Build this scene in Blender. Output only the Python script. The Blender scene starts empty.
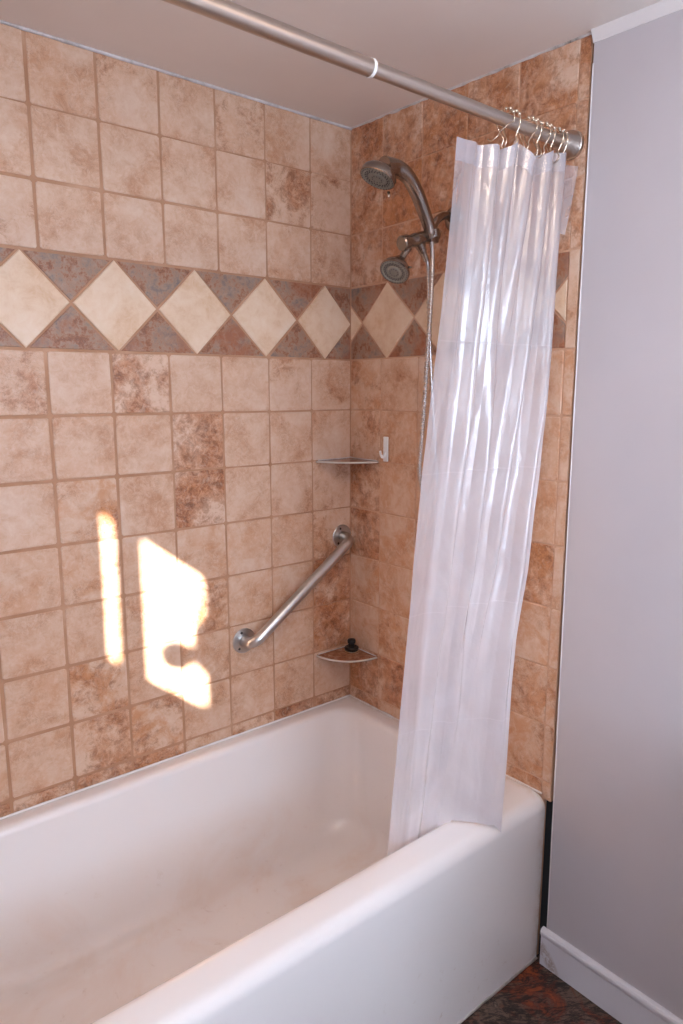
import bpy, bmesh, math, random
from mathutils import Vector, Matrix, noise
random.seed(7)
S = bpy.context.scene
COL = S.collection
PI = math.pi

# ------------------------------------------------------------------ helpers
def srgb(r, g, b, a=1.0):
    def f(c):
        c /= 255.0
        return c/12.92 if c <= 0.04045 else ((c+0.055)/1.055)**2.4
    return (f(r), f(g), f(b), a)

def obj(name, bm, mat, parent=None, smooth=False, auto=None):
    me = bpy.data.meshes.new(name)
    bmesh.ops.recalc_face_normals(bm, faces=bm.faces[:])
    bm.to_mesh(me); bm.free()
    if smooth:
        for p in me.polygons: p.use_smooth = True
    me.materials.append(mat)
    o = bpy.data.objects.new(name, me); COL.objects.link(o)
    if auto is not None:
        for e in me.edges: pass
        bm2 = bmesh.new(); bm2.from_mesh(me)
        for e in bm2.edges:
            if len(e.link_faces) == 2 and e.calc_face_angle(0) > auto: e.smooth = False
        bm2.to_mesh(me); bm2.free()
    if parent:
        o.parent = parent
        o.location = -parent.location if parent.type == 'EMPTY' else (0, 0, 0)
    return o

def tag(o, label=None, cat=None, group=None, kind=None):
    if label: o['label'] = label
    if cat: o['category'] = cat
    if group: o['group'] = group
    if kind: o['kind'] = kind
    return o

def thing(name, loc, label, cat, group=None):
    o = bpy.data.objects.new(name, None); COL.objects.link(o)
    o.location = loc; o.empty_display_size = .05
    return tag(o, label, cat, group)

def box(bm, a, b, bev=0.0, seg=2):
    x0, y0, z0 = [min(a[i], b[i]) for i in range(3)]
    x1, y1, z1 = [max(a[i], b[i]) for i in range(3)]
    vs = [bm.verts.new(c) for c in ((x0,y0,z0),(x1,y0,z0),(x1,y1,z0),(x0,y1,z0),(x0,y0,z1),(x1,y0,z1),(x1,y1,z1),(x0,y1,z1))]
    fs = [bm.faces.new([vs[i] for i in f]) for f in ((3,2,1,0),(4,5,6,7),(0,1,5,4),(1,2,6,5),(2,3,7,6),(3,0,4,7))]
    if bev > 0:
        es = list({e for f in fs for e in f.edges})
        bmesh.ops.bevel(bm, geom=es, offset=bev, segments=seg, affect='EDGES', profile=.6)
    return vs

def frame_at(d):
    d = d.normalized()
    up = Vector((0,0,1)) if abs(d.z) < .93 else Vector((0,1,0))
    a = d.cross(up).normalized(); b = a.cross(d).normalized()
    return a, b

def tube(bm, pts, rad, n=20, caps=True):
    """pts: list of Vector, rad: float or list. parallel-transported tube"""
    pts = [Vector(p) for p in pts]
    if not isinstance(rad, (list, tuple)): rad = [rad]*len(pts)
    rings = []
    a = None
    for i, p in enumerate(pts):
        d = (pts[min(i+1, len(pts)-1)] - pts[max(i-1, 0)])
        if d.length < 1e-9: d = Vector((0,0,1))
        d.normalize()
        if a is None: a, b = frame_at(d)
        else:
            a = (a - d*a.dot(d)).normalized(); b = a.cross(d).normalized()
        rings.append([bm.verts.new(p + (a*math.cos(2*PI*k/n) + b*math.sin(2*PI*k/n))*rad[i]) for k in range(n)])
    for i in range(len(rings)-1):
        for k in range(n):
            bm.faces.new((rings[i][k], rings[i][(k+1)%n], rings[i+1][(k+1)%n], rings[i+1][k]))
    if caps:
        bm.faces.new(rings[0][::-1]); bm.faces.new(rings[-1])

def lathe(bm, origin, axis, prof, n=40, sy=1.0, capa=True, capb=True):
    """prof: list of (distance along axis, radius)"""
    o = Vector(origin); d = Vector(axis).normalized(); a, b = frame_at(d)
    rings = []
    for t, r in prof:
        rings.append([bm.verts.new(o + d*t + (a*math.cos(2*PI*k/n) + b*math.sin(2*PI*k/n)*sy)*max(r, 1e-5)) for k in range(n)])
    for i in range(len(rings)-1):
        for k in range(n):
            bm.faces.new((rings[i][k], rings[i][(k+1)%n], rings[i+1][(k+1)%n], rings[i+1][k]))
    if capa: bm.faces.new(rings[0][::-1])
    if capb: bm.faces.new(rings[-1])

def spline(ctrl, n=8):
    """catmull-rom through control points"""
    P = [Vector(c) for c in ctrl]
    P = [P[0]*2-P[1]] + P + [P[-1]*2-P[-2]]
    out = []
    for i in range(1, len(P)-2):
        for k in range(n):
            t = k/n
            out.append(.5*((2*P[i]) + (P[i+1]-P[i-1])*t + (2*P[i-1]-5*P[i]+4*P[i+1]-P[i+2])*t*t + (3*P[i]-P[i-1]-3*P[i+1]+P[i+2])*t**3))
    out.append(P[-2].copy())
    return out

def lerp(a, b, t): return a+(b-a)*t
def interp(x, xs, ys):
    if x <= xs[0]: return ys[0]
    for i in range(len(xs)-1):
        if x <= xs[i+1]:
            return lerp(ys[i], ys[i+1], (x-xs[i])/(xs[i+1]-xs[i]))
    return ys[-1]

# ------------------------------------------------------------------ materials
class NT:
    def __init__(s, name):
        s.m = bpy.data.materials.new(name); s.m.use_nodes = True
        s.t = s.m.node_tree; s.n = s.t.nodes; s.l = s.t.links
        s.b = s.n['Principled BSDF']; s.out = s.n['Material Output']
    def new(s, typ, **kw):
        x = s.n.new(typ)
        for k, v in kw.items():
            if k in x.inputs.keys() if hasattr(x.inputs, 'keys') else False: x.inputs[k].default_value = v
            else: setattr(x, k, v)
        return x
    def link(s, a, b): s.l.new(a, b)
    def noise(s, vec, scale, detail=6, rough=.6, dist=0.0):
        x = s.n.new('ShaderNodeTexNoise'); x.inputs['Scale'].default_value = scale
        x.inputs['Detail'].default_value = detail; x.inputs['Roughness'].default_value = rough
        x.inputs['Distortion'].default_value = dist
        if vec is not None: s.l.new(vec, x.inputs['Vector'])
        return x
    def ramp(s, fac, stops, mode='LINEAR'):
        x = s.n.new('ShaderNodeValToRGB'); cr = x.color_ramp; cr.interpolation = mode
        while len(cr.elements) < len(stops): cr.elements.new(.5)
        for e, (p, c) in zip(cr.elements, stops):
            e.position = p; e.color = c if len(c) == 4 else (*c, 1)
        s.l.new(fac, x.inputs['Fac']); return x
    def mix(s, fac, a, b, mode='MIX'):
        x = s.n.new('ShaderNodeMix'); x.data_type = 'RGBA'; x.blend_type = mode; x.clamp_result = False
        for v, i in ((fac, 0), (a, 6), (b, 7)):
            if hasattr(v, 'is_output'): s.l.new(v, x.inputs[i])
            else: x.inputs[i].default_value = v
        return x.outputs[2]
    def math(s, op, a, b=None, c=None, clamp=False):
        x = s.n.new('ShaderNodeMath'); x.operation = op; x.use_clamp = clamp
        for i, v in enumerate((a, b, c)):
            if v is None: continue
            if hasattr(v, 'is_output'): s.l.new(v, x.inputs[i])
            else: x.inputs[i].default_value = v
        return x.outputs[0]
    def bump(s, h, strength=.3, dist=.002, normal=None):
        x = s.n.new('ShaderNodeBump'); x.inputs['Strength'].default_value = strength; x.inputs['Distance'].default_value = dist
        s.l.new(h, x.inputs['Height'])
        if normal is not None: s.l.new(normal, x.inputs['Normal'])
        return x.outputs['Normal']
    def set(s, **kw):
        for k, v in kw.items():
            k = k.replace('_', ' ')
            if hasattr(v, 'is_output'): s.l.new(v, s.b.inputs[k])
            else: s.b.inputs[k].default_value = v
        return s.m
    def pos(s):
        return s.n.new('ShaderNodeNewGeometry').outputs['Position']
    def objco(s): return s.n.new('ShaderNodeTexCoord').outputs['Object']

def simple(name, col, rough=.5, metal=0.0, **kw):
    t = NT(name); t.set(Base_Color=col, Roughness=rough, Metallic=metal, **kw); return t.m

def tile_material():
    t = NT('ceramic_tile')
    at = t.new('ShaderNodeAttribute', attribute_name='tile')
    sep = t.new('ShaderNodeSeparateColor'); t.link(at.outputs['Color'], sep.inputs[0])
    dark, rust, seed = sep.outputs[0], sep.outputs[1], sep.outputs[2]
    kind = at.outputs['Alpha']
    comb = t.new('ShaderNodeCombineXYZ')
    t.link(t.math('MULTIPLY', seed, 37.0), comb.inputs[0]); t.link(t.math('MULTIPLY', seed, 91.0), comb.inputs[1]); t.link(t.math('MULTIPLY', seed, 53.0), comb.inputs[2])
    add = t.new('ShaderNodeVectorMath', operation='ADD'); t.link(t.objco(), add.inputs[0]); t.link(comb.outputs[0], add.inputs[1])
    v = add.outputs[0]
    big = t.noise(v, 9, 3, .55, .5).outputs['Fac']
    mid = t.noise(v, 34, 10, .80, .5).outputs['Fac']
    fine = t.noise(v, 150, 9, .84, .3).outputs['Fac']
    vein = t.noise(v, 24, 8, .70, 2.6).outputs['Fac']
    # broad cloudiness
    pv = t.math('ADD', t.math('MULTIPLY', mid, .5), t.math('MULTIPLY', big, .5))
    base = t.ramp(pv, [(.36, srgb(223,197,177)), (.47, srgb(215,182,157)), (.55, srgb(205,165,137)), (.63, srgb(192,144,112))]).outputs[0]
    # brown crusted patches: how much of the tile they cover is the tile's "dark" value, shade included on the end wall
    m1 = t.math('ADD', t.math('ADD', t.math('MULTIPLY', big, .45), t.math('MULTIPLY', mid, .35)), t.math('MULTIPLY', fine, .20))
    m1 = t.math('ADD', m1, t.math('MULTIPLY', t.math('SUBTRACT', dark, .58), .34))
    crust = t.ramp(m1, [(.51,(0,0,0)),(.57,(.6,.6,.6)),(.66,(1,1,1))]).outputs[0]
    crc = t.ramp(mid, [(.40, srgb(200,138,98)), (.50, srgb(172,108,70)), (.58, srgb(124,72,44))]).outputs[0]
    base = t.mix(t.math('MULTIPLY', crust, .88), base, crc)
    # rusty orange clouding; raised on the end wall for its warm bounce light
    rm = t.math('MULTIPLY', t.ramp(t.noise(v, 14, 6, .62, 1.0).outputs['Fac'], [(.42, (0,0,0)), (.62, (1,1,1))]).outputs[0], rust)
    base = t.mix(t.math('MULTIPLY', rm, .75), base, srgb(200,136,88))
    # thin dark veins and pits
    band = t.math('ABSOLUTE', t.math('SUBTRACT', vein, .5))
    vm = t.math('SUBTRACT', 1.0, t.math('MULTIPLY', band, 60.0), clamp=True)
    vm = t.math('MULTIPLY', vm, t.math('MULTIPLY', t.ramp(big, [(.44,(0,0,0)),(.60,(1,1,1))]).outputs[0], t.math('ADD', t.math('MULTIPLY', dark, .8), .15)))
    base = t.mix(vm, base, srgb(118,72,48))
    pit = t.ramp(fine, [(.58,(0,0,0)),(.66,(1,1,1))]).outputs[0]
    base = t.mix(t.math('MULTIPLY', pit, t.math('ADD', .12, t.math('MULTIPLY', crust, .5))), base, srgb(126,80,54))
    # pale mineral bloom
    bloom = t.ramp(t.noise(v, 48, 8, .75, .8).outputs['Fac'], [(.5,(0,0,0)),(.66,(1,1,1))]).outputs[0]
    base = t.mix(t.math('MULTIPLY', bloom, .42), base, srgb(228,204,184))
    # slate kind (alpha .4) and cream kind (alpha .8 ) against ordinary (alpha 0)
    s1 = t.ramp(t.noise(v, 20, 10, .80, .15).outputs['Fac'], [(.36, srgb(122,112,108)), (.44, srgb(150,128,114)), (.50, srgb(168,134,112)), (.55, srgb(156,106,78)), (.61, srgb(124,80,60)), (.68, srgb(182,148,122))]).outputs[0]
    s1 = t.mix(t.math('MULTIPLY', rust, t.math('MULTIPLY', t.ramp(big, [(.45,(0,0,0)),(.58,(1,1,1))]).outputs[0], .8)), s1, srgb(160,92,58))
    s1 = t.mix(t.math('MULTIPLY', pit, .4), s1, srgb(96,74,64))
    s1 = t.mix(t.math('MULTIPLY', bloom, .35), s1, srgb(186,164,148))
    c1 = t.ramp(pv, [(.36, srgb(234,212,190)), (.5, srgb(228,200,172)), (.64, srgb(214,176,140))]).outputs[0]
    isslate = t.math('MULTIPLY', t.math('GREATER_THAN', kind, .3), t.math('LESS_THAN', kind, .6))
    iscream = t.math('GREATER_THAN', kind, .6)
    base = t.mix(isslate, base, s1); base = t.mix(iscream, base, c1)
    h = t.math('ADD', t.math('MULTIPLY', mid, .7), t.math('MULTIPLY', fine, .3))
    nrm = t.bump(h, .35, .0015)
    rgh = t.math('ADD', .30, t.math('MULTIPLY', mid, .22))
    return t.set(Base_Color=base, Roughness=rgh, Normal=nrm, Specular_IOR_Level=.45)

def grout_material(pale=0):
    t = NT('pale_grout' if pale else 'sanded_grout'); v = t.objco()
    n = t.noise(v, 9, 5, .6).outputs['Fac']; f = t.noise(v, 300, 3, .6).outputs['Fac']
    c = t.ramp(n, [(.3, srgb(196,152,124) if pale else srgb(172,128,98)), (.55, srgb(208,168,140) if pale else srgb(188,144,114)), (.75, srgb(216,180,154) if pale else srgb(204,164,136))]).outputs[0]
    return t.set(Base_Color=c, Roughness=.85, Normal=t.bump(f, .3, .001))

def paint(name, col, rough=.45, blot=.04, bumpy=.12):
    t = NT(name); v = t.objco()
    n = t.noise(v, 3, 4, .55).outputs['Fac']; f = t.noise(v, 90, 4, .6).outputs['Fac']
    d = tuple(c*(1-blot*2.2) for c in col[:3])+(1,)
    c = t.ramp(n, [(.35, d), (.65, col)]).outputs[0]
    return t.set(Base_Color=c, Roughness=rough, Normal=t.bump(f, bumpy, .0012))

def enamel_material():
    t = NT('tub_enamel'); v = t.objco()
    sx = t.new('ShaderNodeSeparateXYZ'); t.link(v, sx.inputs[0])
    n1 = t.noise(v, 4.5, 5, .6, .8).outputs['Fac']; n2 = t.noise(v, 30, 6, .7, .4).outputs['Fac']
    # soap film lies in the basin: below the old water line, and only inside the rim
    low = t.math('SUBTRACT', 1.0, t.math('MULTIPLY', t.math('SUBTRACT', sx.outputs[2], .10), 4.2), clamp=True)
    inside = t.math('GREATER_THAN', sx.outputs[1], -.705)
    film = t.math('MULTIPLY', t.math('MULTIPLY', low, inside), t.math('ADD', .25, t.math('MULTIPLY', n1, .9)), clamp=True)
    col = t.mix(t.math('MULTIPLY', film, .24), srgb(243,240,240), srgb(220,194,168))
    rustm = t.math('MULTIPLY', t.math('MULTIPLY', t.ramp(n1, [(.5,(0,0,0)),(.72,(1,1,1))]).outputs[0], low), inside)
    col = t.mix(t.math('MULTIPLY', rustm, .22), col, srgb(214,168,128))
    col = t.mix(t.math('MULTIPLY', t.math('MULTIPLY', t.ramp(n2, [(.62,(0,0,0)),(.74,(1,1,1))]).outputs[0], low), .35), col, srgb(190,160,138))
    # rust blooms at the tiled end and at the foot of the apron
    near = t.math('SUBTRACT', 1.0, t.math('MULTIPLY', t.math('ABSOLUTE', sx.outputs[0]), 28.0), clamp=True)
    endst = t.math('MULTIPLY', near, t.ramp(n2, [(.42,(0,0,0)),(.62,(1,1,1))]).outputs[0])
    col = t.mix(t.math('MULTIPLY', endst, .45), col, srgb(205,165,125))
    return t.set(Base_Color=col, Roughness=.26, Specular_IOR_Level=.5, Coat_Weight=.2, Coat_Roughness=.14, Normal=t.bump(t.noise(v, 7, 2, .5).outputs['Fac'], .12, .01))

def floor_material():
    t = NT('slate_vinyl'); v = t.objco()
    mp = t.new('ShaderNodeMapping'); t.link(v, mp.inputs[0]); mp.inputs['Scale'].default_value = (1, 1.0, 1); mp.inputs['Rotation'].default_value = (0,0,.6)
    mp2 = t.new('ShaderNodeMapping'); t.link(mp.outputs[0], mp2.inputs[0]); mp2.inputs['Scale'].default_value = (1.0, 3.0, 1)
    a = t.noise(mp.outputs[0], 9, 6, .66, 1.2).outputs['Fac']
    b = t.noise(mp2.outputs[0], 18, 9, .78, 1.0).outputs['Fac']
    c = t.ramp(b, [(.34, srgb(30,24,24)), (.45, srgb(66,52,46)), (.52, srgb(120,98,84)), (.58, srgb(62,50,46)), (.70, srgb(150,130,116))]).outputs[0]
    c = t.mix(t.math('MULTIPLY', t.ramp(a, [(.52,(0,0,0)),(.60,(1,1,1))]).outputs[0], .8), c, srgb(112,46,24))
    c = t.mix(t.math('MULTIPLY', t.ramp(a, [(.60,(0,0,0)),(.68,(1,1,1))]).outputs[0], .75), c, srgb(168,82,38))
    dk = t.math('ABSOLUTE', t.math('SUBTRACT', t.noise(mp2.outputs[0], 6, 7, .7, 1.6).outputs['Fac'], .5))
    c = t.mix(t.math('SUBTRACT', 1.0, t.math('MULTIPLY', dk, 18.0), clamp=True), c, srgb(22,18,18))
    return t.set(Base_Color=c, Roughness=.42, Normal=t.bump(b, .4, .002))

def metal(name, col, rough=.3, streak=(1,1,1), var=.08):
    t = NT(name); v = t.objco()
    mp = t.new('ShaderNodeMapping'); t.link(v, mp.inputs[0]); mp.inputs['Scale'].default_value = streak
    n = t.noise(mp.outputs[0], 60, 5, .65).outputs['Fac']
    c = t.ramp(n, [(.3, tuple(x*.9 for x in col[:3])+(1,)), (.6, col)]).outputs[0]
    r = t.math('ADD', rough-var/2, t.math('MULTIPLY', n, var))
    return t.set(Base_Color=c, Roughness=r, Metallic=1.0, Normal=t.bump(n, .02, .0003))

def vinyl_material():
    t = NT('milky_vinyl'); v = t.objco()
    sx = t.new('ShaderNodeSeparateXYZ'); t.link(v, sx.inputs[0])
    mp = t.new('ShaderNodeMapping'); t.link(v, mp.inputs[0]); mp.inputs['Scale'].default_value = (1,1,.55)
    w = t.noise(mp.outputs[0], 42, 6, .62, 1.6).outputs['Fac']
    w2 = t.noise(mp.outputs[0], 13, 3, .5, .7).outputs['Fac']
    # packed-fold creases across the sheet
    creases = None
    for zc in (1.60, 1.33, 1.02, .74):
        d = t.math('SUBTRACT', 1.0, t.math('MULTIPLY', t.math('ABSOLUTE', t.math('SUBTRACT', sx.outputs[2], zc)), 420.0), clamp=True)
        creases = d if creases is None else t.math('ADD', creases, d)
    h = t.math('ADD', t.math('ADD', t.math('MULTIPLY', w, .30), t.math('MULTIPLY', w2, .8)), t.math('MULTIPLY', creases, .08))
    nrm = t.bump(h, .45, .008)
    for x in (t.b,): t.n.remove(x)
    tr = t.new('ShaderNodeBsdfTransparent'); tr.inputs[0].default_value = (.93,.95,1,1)
    tl = t.new('ShaderNodeBsdfTranslucent'); tl.inputs[0].default_value = srgb(248,248,254)
    df = t.new('ShaderNodeBsdfDiffuse'); df.inputs[0].default_value = srgb(244,245,254)
    gl = t.new('ShaderNodeBsdfGlossy'); gl.inputs['Roughness'].default_value = .2; gl.inputs[0].default_value = (1,1,1,1)
    for q in (tl, df, gl): t.link(nrm, q.inputs['Normal'])
    m1 = t.new('ShaderNodeMixShader'); m1.inputs[0].default_value = .36; t.link(df.outputs[0], m1.inputs[1]); t.link(tl.outputs[0], m1.inputs[2])
    # milkiness: the film is cloudier towards the lower half, patchy
    cl = t.math('ADD', t.math('MULTIPLY', w2, .25), t.math('MULTIPLY', t.math('SUBTRACT', 1.9, sx.outputs[2]), .40))
    opac = t.math('ADD', .26, cl, clamp=True)
    opac = t.math('ADD', opac, t.math('MULTIPLY', creases, .05), clamp=True)
    opac = t.math('MULTIPLY', opac, t.math('ADD', .72, t.math('MULTIPLY', t.ramp(t.new('ShaderNodeAttribute', attribute_name='layers').outputs['Fac'], [(0,(0,0,0)),(1,(1,1,1))]).outputs[0], .28)))
    m2 = t.new('ShaderNodeMixShader'); t.link(opac, m2.inputs[0]); t.link(tr.outputs[0], m2.inputs[1]); t.link(m1.outputs[0], m2.inputs[2])
    fr = t.new('ShaderNodeFresnel'); fr.inputs['IOR'].default_value = 1.5; t.link(nrm, fr.inputs['Normal'])
    m3 = t.new('ShaderNodeMixShader'); t.link(t.math('ADD', .05, fr.outputs[0], clamp=True), m3.inputs[0]); t.link(m2.outputs[0], m3.inputs[1]); t.link(gl.outputs[0], m3.inputs[2])
    t.link(m3.outputs[0], t.out.inputs['Surface'])
    return t.m

M = dict(
    tile=tile_material(), grout=grout_material(), groutp=grout_material(1),
    wall=paint('grey_wall_paint', srgb(200,194,198), .38, .02, .06),
    ceil=paint('ceiling_paint', srgb(238,230,224), .55, .02, .10),
    white=paint('white_trim_paint', srgb(232,228,228), .35, .02, .05),
    dark=simple('dark_gap', srgb(42,46,50), .9),
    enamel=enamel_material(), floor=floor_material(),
    nickel=metal('brushed_nickel', srgb(196,184,174), .30, (.15,6,6)),
    bronze=metal('aged_pewter', srgb(150,136,126), .22, (1,1,1)),
    steel=metal('stainless_steel', srgb(196,194,192), .32, (1,1,1)),
    chrome=simple('polished_chrome', srgb(226,212,192), .14, 1.0),
    hose=simple('hose_metal', srgb(206,200,196), .25, 1.0),
    nozzle=simple('grey_nozzle_plastic', srgb(128,124,114), .45),
    nozzled=simple('dark_nozzle', srgb(60,58,58), .5),
    rubber=simple('black_rubber', srgb(20,20,22), .35),
    plastic=simple('white_plastic', srgb(240,240,240), .3),
    vinyl=vinyl_material(),
)

M['enamel2'] = simple('white_countertop', srgb(232,228,224), .2)
def caulk_material():
    t = NT('cracked_caulk'); v = t.objco()
    n = t.noise(v, 10, 5, .65, .5).outputs['Fac']
    c = t.ramp(n, [(.30, srgb(82,76,74)), (.38, srgb(170,162,158)), (.50, srgb(206,200,200)), (.7, srgb(228,222,220))]).outputs[0]
    return t.set(Base_Color=c, Roughness=.6, Normal=t.bump(n, .6, .003))
M['caulk'] = caulk_material()

# ------------------------------------------------------------------ room
XL = -1.90          # left wall
YR = -2.90          # rear wall (behind the camera)
def zc(y): return 2.2745 + .0262*y     # the ceiling sags slightly toward the room
COLS = [0]+[k*.155 for k in range(1, 10)]+[1.52]
ECOL = [0, .142, .2986, .456, .6136, .7712, .799]
ROWS = [2.290, 2.1256, 1.9692, 1.816, 1.596, 1.442, 1.287, 1.129, .9725, .818, .664, .512, .470]
# darkness/rust per tile, read off the wall, ED with shade painted in: rows top..bottom, columns out from the corner
BD = [[.35,.3,.55,.32,.5,.34,.45,.4,.5,.4],
      [.55,.6,.25,.4,.2,.3,.3,.4,.3,.4],
      [.4,.38,.3,.3,.33,.28,.6,.5,.4,.3],
      None,
      [.38,.55,.28,.2,.8,.2,.5,.3,.5,.3],
      [.38,.36,.3,.88,.2,.2,.22,.3,.2,.5],
      [.55,.42,.22,.88,.22,.5,.25,.3,.4,.2],
      [.65,.32,.32,.28,.28,.55,.4,.4,.5,.3],
      [.85,.32,.3,.65,.45,.35,.35,.3,.3,.3],
      [.9,.36,.32,.4,.35,.7,.35,.3,.3,.3],
      [.42,.45,.42,.5,.72,.75,.4,.5,.6,.3],
      [.8,.85,.7,.5,.75,.8,.7,.6,.8,.7]]
BRU = {(6,5):.9,(9,5):1,(10,4):1,(10,5):.6,(7,5):.6,(8,3):.8,(7,2):.5,(8,2):.5,(6,6):.2,(11,4):.7,(9,0):.7,(8,0):.8}
ED = [[.85,.85,.9,.8,.85,.8],[.85,1.1,1.0,.8,.8,.8],[.8,.85,.9,.8,.8,.8],None,  # top rows darkened to paint in the curtain's shade
      [.52,.34,.4,.4,.45,.5],[.6,.36,.4,.5,.35,.4],[.8,.4,.4,.4,.3,.4],[.92,.38,.5,.5,.85,.4],
      [.45,.45,.5,.4,.4,.4],[.48,.5,.5,.4,.5,.45],[.88,.85,.6,.5,.52,.5],[.7,.5,.6,.5,.7,.5]]

def tiles_bm(to3d, cols, dark, rustmap, joints, half, grout_w, warm_base, endz=None):
    bm = bmesh.new(); lay = bm.loops.layers.float_color.new('tile')
    rnd = random.Random(len(cols)*31)
    def tile(poly, col, h=.0022, inset=.0022):
        """poly: (u, z) corner list in wall space"""
        c = [sum(p[i] for p in poly)/len(poly) for i in (0,1)]
        outer = [bm.verts.new(to3d(u, z, 0)) for u, z in poly]
        def ins(p, s):
            d = math.hypot(p[0]-c[0], p[1]-c[1]); k = max(0, 1-s/d); return (c[0]+(p[0]-c[0])*k, c[1]+(p[1]-c[1])*k)
        m1 = [bm.verts.new(to3d(*ins(p, inset*.4), h*.7)) for p in poly]
        m2 = [bm.verts.new(to3d(*ins(p, inset*1.6), h)) for p in poly]
        n = len(poly); fs = []
        for a, b in ((outer, m1), (m1, m2)):
            for i in range(n): fs.append(bm.faces.new((a[i], a[(i+1)%n], b[(i+1)%n], b[i])))
        fs.append(bm.faces.new(m2))
        for f in fs:
            for l in f.loops: l[lay] = col
    for r in range(len(ROWS)-1):
        zt, zb = ROWS[r], ROWS[r+1]
        for c in range(len(cols)-1):
            if dark[r] is None: continue
            g = grout_w(c)/2
            u0, u1 = cols[c]+g, cols[c+1]-g
            gt = g if r else 0
            if u1-u0 < .004 or zt-zb < .012: continue
            # slightly nibbled, hand-set corners
            jt = lambda: rnd.uniform(-.0009, .0009)
            d = dark[r][min(c, len(dark[r])-1)]
            col = (d, rustmap.get((r, c), rnd.uniform(0, .3)+warm_base+(.22 if r > 6 else 0)), rnd.random(), 0.0)
            zb2 = zb+gt if r < len(ROWS)-2 else zb
            if r == len(ROWS)-2 and len(cols) > 8:
                pass
            # split long edges so corners can be rounded
            k = .004
            P = [(u0+k, zt-gt), (u1-k, zt-gt), (u1, zt-gt-k), (u1, zb2+k), (u1-k, zb2), (u0+k, zb2), (u0, zb2+k), (u0, zt-gt-k)]
            P = [(u+jt(), z+jt()) for u, z in P]
            tile(P, col)
    # diamond border
    T, B = ROWS[3], ROWS[4]; mid = (T+B)/2; lim = cols[-1] if endz is None else endz
    g = .0034
    us = joints
    def clip(poly, lo, hi):
        for side, val in ((0, lo), (1, hi)):
            out = []
            for i in range(len(poly)):
                a, b = poly[i], poly[(i+1) % len(poly)]
                ia = a[0] >= val if side == 0 else a[0] <= val
                ib = b[0] >= val if side == 0 else b[0] <= val
                if ia: out.append(a)
                if ia != ib:
                    t = (val-a[0])/(b[0]-a[0]); out.append((val, a[1]+(b[1]-a[1])*t))
            poly = out
            if len(poly) < 3: return []
        # drop duplicate points
        o2 = []
        for p in poly:
            if not o2 or math.hypot(p[0]-o2[-1][0], p[1]-o2[-1][1]) > .0008: o2.append(p)
        return o2
    hh = (T-B)/2
    for i in range(len(us)-1):
        a, b = us[i], us[i+1]; m = (a+b)/2; w = (b-a)/2
        dia = clip([(a+g, mid), (m, T-g*.6), (b-g, mid), (m, B+g*.6)], .002, lim-.002)
        if len(dia) > 2: tile(dia, (.2, 0, rnd.random(), .8), .0036, .0022)
        for sgn in (1, -1):
            zt = T-g if sgn > 0 else B+g
            tri = clip([(m+g*2.2, zt), (m+2*w-g*2.2, zt), (b, mid+sgn*g*1.6)], .002, lim-.002)
            if len(tri) > 2: tile(tri if sgn > 0 else tri[::-1], (.5, rnd.choice((.1,.3,.6,.9)), rnd.random(), .45))
    return bm

def wall_base(name, bm):
    o = obj(name, bm, M['groutp' if name == 'wall_end' else 'grout']); o['kind'] = 'structure'; return o

# back wall (plane y = 0)
bm = bmesh.new(); box(bm, (XL-.1, 0, -.05), (.12, .10, 2.36)); wb = wall_base('wall_back', bm)
o = obj('tile_field', tiles_bm(lambda u, z, h: (-u, -h, z), COLS, BD, BRU, [0-.2215, 0, .2082, .4298, .6466, .8643, 1.081, 1.30, 1.518, 1.74], .108, lambda c: .0036+.0007*min(c, 6), .02), M['tile'], wb)
# end wall (plane x = 0), tiled to y = -.799, then a dark gap and the painted wallboard
bm = bmesh.new(); box(bm, (0, -.7985, .462), (.12, .0, 2.36)); box(bm, (0, -.779, -.05), (.12, .0, .462)); we = wall_base('wall_end', bm)
o = obj('tile_field', tiles_bm(lambda u, z, h: (-h, -u, z), ECOL, ED, {(4,1):.2,(7,4):.8,(10,0):.8,(7,0):.6,(6,0):.5,(10,1):.6,(1,1):1,(1,2):.9,(0,0):.8,(0,1):.8,(0,2):.8,(0,3):.7,(0,4):.7,(1,0):.7,(2,0):.7,(2,1):.8,(2,2):.8}, [-.17, .0556, .2786, .4985, .720, .9415], .108, lambda c: .0034, .45, .7712), M['tile'], we)  # raised rust amounts also paint in shade and warm bounce
# bullnose strip of the border row
bm = bmesh.new(); lay = bm.loops.layers.float_color.new('tile')
box(bm, (-.004, -.798, 1.599), (0, -.7735, 1.813), .0015)
for f in bm.faces:
    for l in f.loops: l[lay] = (.4, .2, .37, 0)
obj('edge_tile', bm, M['tile'], we)
bm = bmesh.new(); box(bm, (.012, -.83, -.05), (.12, -.7985, 2.36)); box(bm, (.012, -.7985, -.05), (.12, -.779, .462))
o = obj('wall_cavity', bm, M['dark']); o['kind'] = 'structure'
# painted wallboard: its near edge is a touch out of plumb
bm = bmesh.new()
pts = [(-.0035,-.8055,2.36),(-.0035,-.8065,1.2),(-.0035,-.8125,-.02)]
front = [bm.verts.new(p) for p in pts]; back = [bm.verts.new((.03, p[1], p[2])) for p in pts]
f2 = [bm.verts.new((-.0035, YR-.1, p[2])) for p in pts]; b2 = [bm.verts.new((.03, YR-.1, p[2])) for p in pts]
for i in range(2):
    bm.faces.new((front[i], f2[i], f2[i+1], front[i+1])); bm.faces.new((front[i], front[i+1], back[i+1], back[i])); bm.faces.new((back[i], back[i+1], b2[i+1], b2[i]))
    bm.faces.new((f2[i], b2[i], b2[i+1], f2[i+1]))
bm.faces.new((front[0], back[0], b2[0], f2[0])); bm.faces.new((front[2], f2[2], b2[2], back[2]))
wr = obj('wall_right', bm, M['wall']); wr['kind'] = 'structure'
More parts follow.
